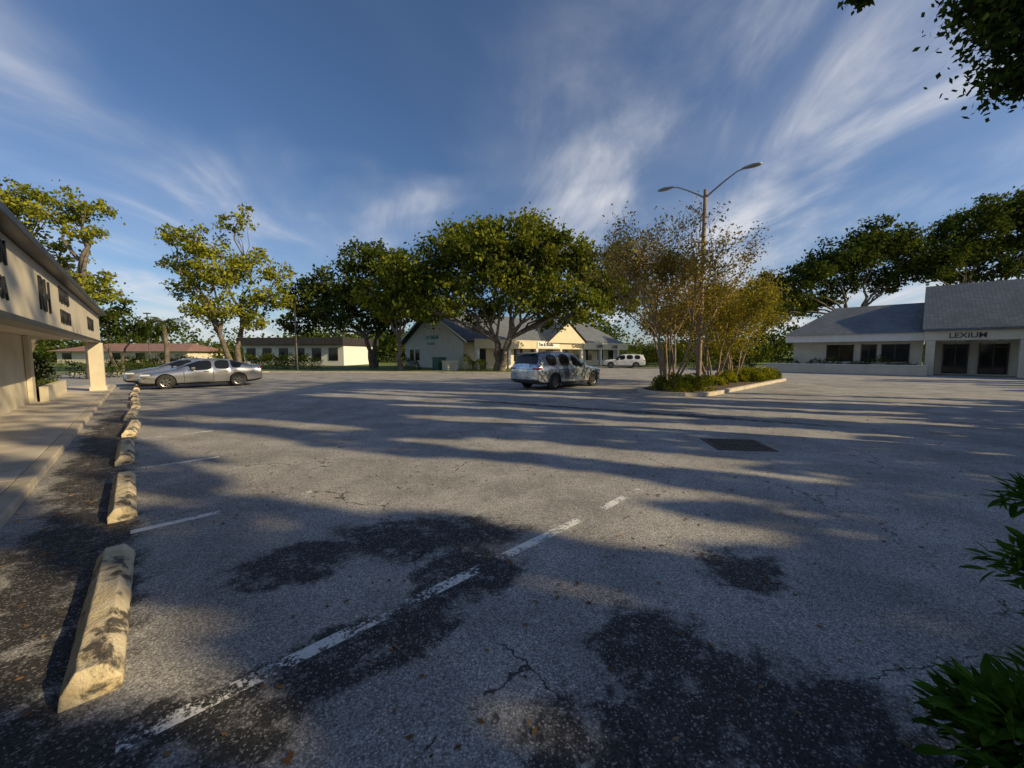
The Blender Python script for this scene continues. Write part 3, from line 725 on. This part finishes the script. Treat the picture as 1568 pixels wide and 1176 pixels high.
def vehicle(name,loc,rot,stations,axles,tr,L,W,paint,rimm,glass_side,shield,rear):
    """local x: 0 front .. L rear"""
    root=empty(name,loc,rot)
    v=[];f=[];fm=[]
    K=8
    def sec(s):
        x,zb,zl,zt,w,wt=s
        return [(0,zb),(w*.86,zb),(w*.975,zb+.12),(w,(zb+zl)*.52),(w*.965,zl),(wt,zt-.055),(wt*.8,zt-.005),(0,zt+.015)]
    for s in stations:
        half=sec(s); ring=[(a,z) for a,z in half]+[(-a,z) for a,z in half[-2:0:-1]]
        for (a,z) in ring: v.append((s[0],a,z))
    n=2*K-2
    for i in range(len(stations)-1):
        xm=(stations[i][0]+stations[i+1][0])/2
        for j in range(n):
            j2=(j+1)%n; f.append((i*n+j,i*n+j2,(i+1)*n+j2,(i+1)*n+j))
            jj=j if j<K-1 else n-1-j
            m=0
            if jj==4 and any(a<xm<b for a,b in glass_side): m=1
            if jj in (5,6) and any(a<xm<b for a,b in (shield,rear)): m=1
            if jj in (0,1): m=2
            fm.append(m)
    f.append(tuple(range(n))[::-1]); fm.append(0); f.append(tuple((len(stations)-1)*n+j for j in range(n))); fm.append(0)
    o=obj('body',v,f,[paint,M['carglass'],M['black']],fm,root,True)
    bm=bmesh.new(); bm.from_mesh(o.data); bmesh.ops.recalc_face_normals(bm,faces=bm.faces); 
    cl=bm.edges.layers.float.get('crease_edge') or bm.edges.layers.float.new('crease_edge')
    for e_ in bm.edges:
        ms={q.material_index for q in e_.link_faces}
        if len(ms)>1 : e_[cl]=.6
    bm.to_mesh(o.data); bm.free()
    sb=o.modifiers.new('s','SUBSURF'); sb.levels=2; sb.render_levels=2
    cut=[]
    for ax in axles:
        for sg in (1,-1):
            R_=tr*1.12
            vv=[];ff=[];N=28
            for yy in (sg*(W/2-.30),sg*(W/2+.3)):
                for i in range(N):
                    a=2*math.pi*i/N; vv.append((ax+R_*math.cos(a),yy,tr+R_*math.sin(a)))
            for i in range(N): ff.append((i,(i+1)%N,N+(i+1)%N,N+i))
            ff.append(tuple(range(N))); ff.append(tuple(N+i for i in range(N)))
            k=obj('cut',vv,ff,M['black'],parent=root)
            bm=bmesh.new(); bm.from_mesh(k.data); bmesh.ops.recalc_face_normals(bm,faces=bm.faces); bm.to_mesh(k.data); bm.free()
            cut.append(k)
    bpy.context.view_layer.update()
    for k in cut:
        b=o.modifiers.new('b','BOOLEAN'); b.operation='DIFFERENCE'; b.object=k; b.solver='EXACT'
        try: b.material_mode='TRANSFER'
        except Exception: pass
    dg=bpy.context.evaluated_depsgraph_get(); me=bpy.data.meshes.new_from_object(o.evaluated_get(dg))
    o.modifiers.clear(); o.data=me
    for k in cut: bpy.data.objects.remove(k,do_unlink=True)
    try: me.set_sharp_from_angle(angle=R(40))
    except Exception: pass
    for ax in axles:
        for sg in (1,-1): wheel(root,ax,sg*(W/2-.13),tr,.23,sg,rimm)
    return root
S=[(0,.34,.52,.62,.58,.50),(.05,.22,.62,.72,.78,.62),(.3,.19,.70,.80,.89,.70),(.9,.17,.77,.91,.915,.75),(1.25,.17,.81,.97,.92,.76),
   (1.35,.17,.83,1.0,.92,.76),(1.85,.17,.86,1.22,.92,.68),(2.30,.17,.88,1.38,.92,.62),(2.38,.17,.885,1.405,.92,.61),(2.74,.17,.90,1.45,.92,.60),(2.80,.17,.905,1.455,.92,.60),(3.30,.17,.93,1.43,.92,.60),(3.44,.17,.94,1.405,.92,.60),
   (3.50,.17,.945,1.39,.92,.60),(3.95,.18,.97,1.26,.92,.64),(4.38,.20,.99,1.13,.91,.70),(4.50,.22,.99,1.12,.91,.74),(4.82,.28,.98,1.11,.89,.76),(4.88,.34,.90,1.05,.86,.72),(4.9,.42,.74,.88,.80,.64)]
def place(s_,d_): p=g2w(O,d_,s_); return (p[0],p[1],0)
def sedan(loc,rot,paint):
    r=vehicle('parked_sedan',loc,rot,S,(.95,3.80),.35,4.9,1.84,paint,M['rim'],[(1.85,2.74),(2.80,3.44),(3.5,3.95)],(1.35,2.32),(3.5,4.38))
    for sg in (1,-1):
        a,b=sorted((sg*.55,sg*.86)); box('head_lamp',r,.06,.40,a,b,.64,.73,M['clearlamp'],.03)
        box('tail_lamp',r,4.66,4.895,a,b,.88,.98,M['redlamp'],.03)
        a,b=sorted((sg*.92,sg*1.08)); box('wing_mirror',r,1.90,2.05,a,b,.92,1.04,paint,.03)
        for x in (2.40,3.25): box('door_handle',r,x,x+.2,*sorted((sg*.905,sg*.935)),.81,.835,M['rim'],.005)
        for x in (1.62,2.76,3.66): box('door_gap',r,x,x+.012,*sorted((sg*.915,sg*.924)),.32,.84,M['black'])
        box('sill',r,1.4,3.3,*sorted((sg*.88,sg*.925)),.18,.23,M['black'],.01)
    box('grille',r,-.012,.05,-.5,.5,.30,.50,M['black'],.02)
    box('plate',r,4.885,4.905,-.2,.2,.62,.74,M['white'],.004)
sedan(place(22.7,.05),GA,M['silver'])
sedan(place(25.6,-.5),GA,M['silver'])
U=[(0,.42,.62,.80,.62,.55),(.05,.30,.72,.94,.80,.68),(.25,.24,.84,1.02,.93,.76),(.9,.22,.98,1.10,.985,.82),(1.4,.22,1.02,1.16,.99,.84),
   (1.48,.22,1.03,1.19,.99,.82),(2.08,.22,1.06,1.64,.99,.70),(2.16,.22,1.06,1.68,.99,.70),(2.70,.22,1.07,1.785,.99,.71),(2.78,.22,1.07,1.79,.99,.71),(3.68,.22,1.09,1.785,.99,.71),(3.76,.22,1.09,1.78,.99,.71),(4.55,.24,1.11,1.73,.98,.70),
   (4.80,.26,1.12,1.70,.97,.69),(4.88,.28,1.12,1.63,.96,.70),(5.06,.32,1.10,1.22,.95,.78),(5.10,.36,1.02,1.14,.94,.80),(5.13,.42,.82,.96,.90,.78)]
def suv(name,loc,rot,paint,sc=1.0):
    r=vehicle(name,loc,rot,U,(.90,4.0),.39,5.13,1.98,paint,M['rim'],[(1.75,2.70),(2.78,3.68),(3.76,4.5)],(1.46,2.1),(4.87,5.07))
    for sg in (1,-1):
        box('head_lamp',r,.12,.45,*sorted((sg*.58,sg*.88)),.76,.87,M['clearlamp'],.03)
        box('tail_lamp',r,4.85,5.125,*sorted((sg*.52,sg*.93)),.95,1.05,M['redlamp'],.03)
        box('wing_mirror',r,1.85,2.0,*sorted((sg*.98,sg*1.2)),1.08,1.26,paint,.04)
        box('roof_rail',r,2.3,4.5,*sorted((sg*.62,sg*.66)),1.81,1.84,M['rim'],.01)
        for x in (2.42,3.40): box('door_handle',r,x,x+.24,*sorted((sg*.975,sg*1.01)),.94,.97,M['rim'],.005)
        for x in (1.7,2.74,3.72): box('door_gap',r,x,x+.012,*sorted((sg*.985,sg*.996)),.36,1.0,M['black'])
        box('sill',r,1.4,3.5,*sorted((sg*.95,sg*1.0)),.23,.32,M['black'],.02)
    box('rear_bumper_trim',r,4.95,5.15,-.72,.72,.36,.50,M['black'],.03)
    box('plate',r,5.12,5.15,-.22,.22,.72,.86,M['white'],.004)
    box('chrome_strip',r,5.085,5.13,-.5,.5,.97,1.0,M['rim'],.004)
    box('spoiler',r,4.76,4.99,-.64,.64,1.695,1.73,paint,.02)
    r.scale=(sc,sc,sc)
    return r
nx,ny=.7236,.69
rc=Vector((.56,18.05,0)); front=rc+Vector((nx,ny,0))*5.13
suv('parked_suv',(front.x,front.y,0),GA+math.pi,M['bluegrey'])
suv('parked_suv',(11.0,46.5,0),R(-12),M['whitepaint'],.92)
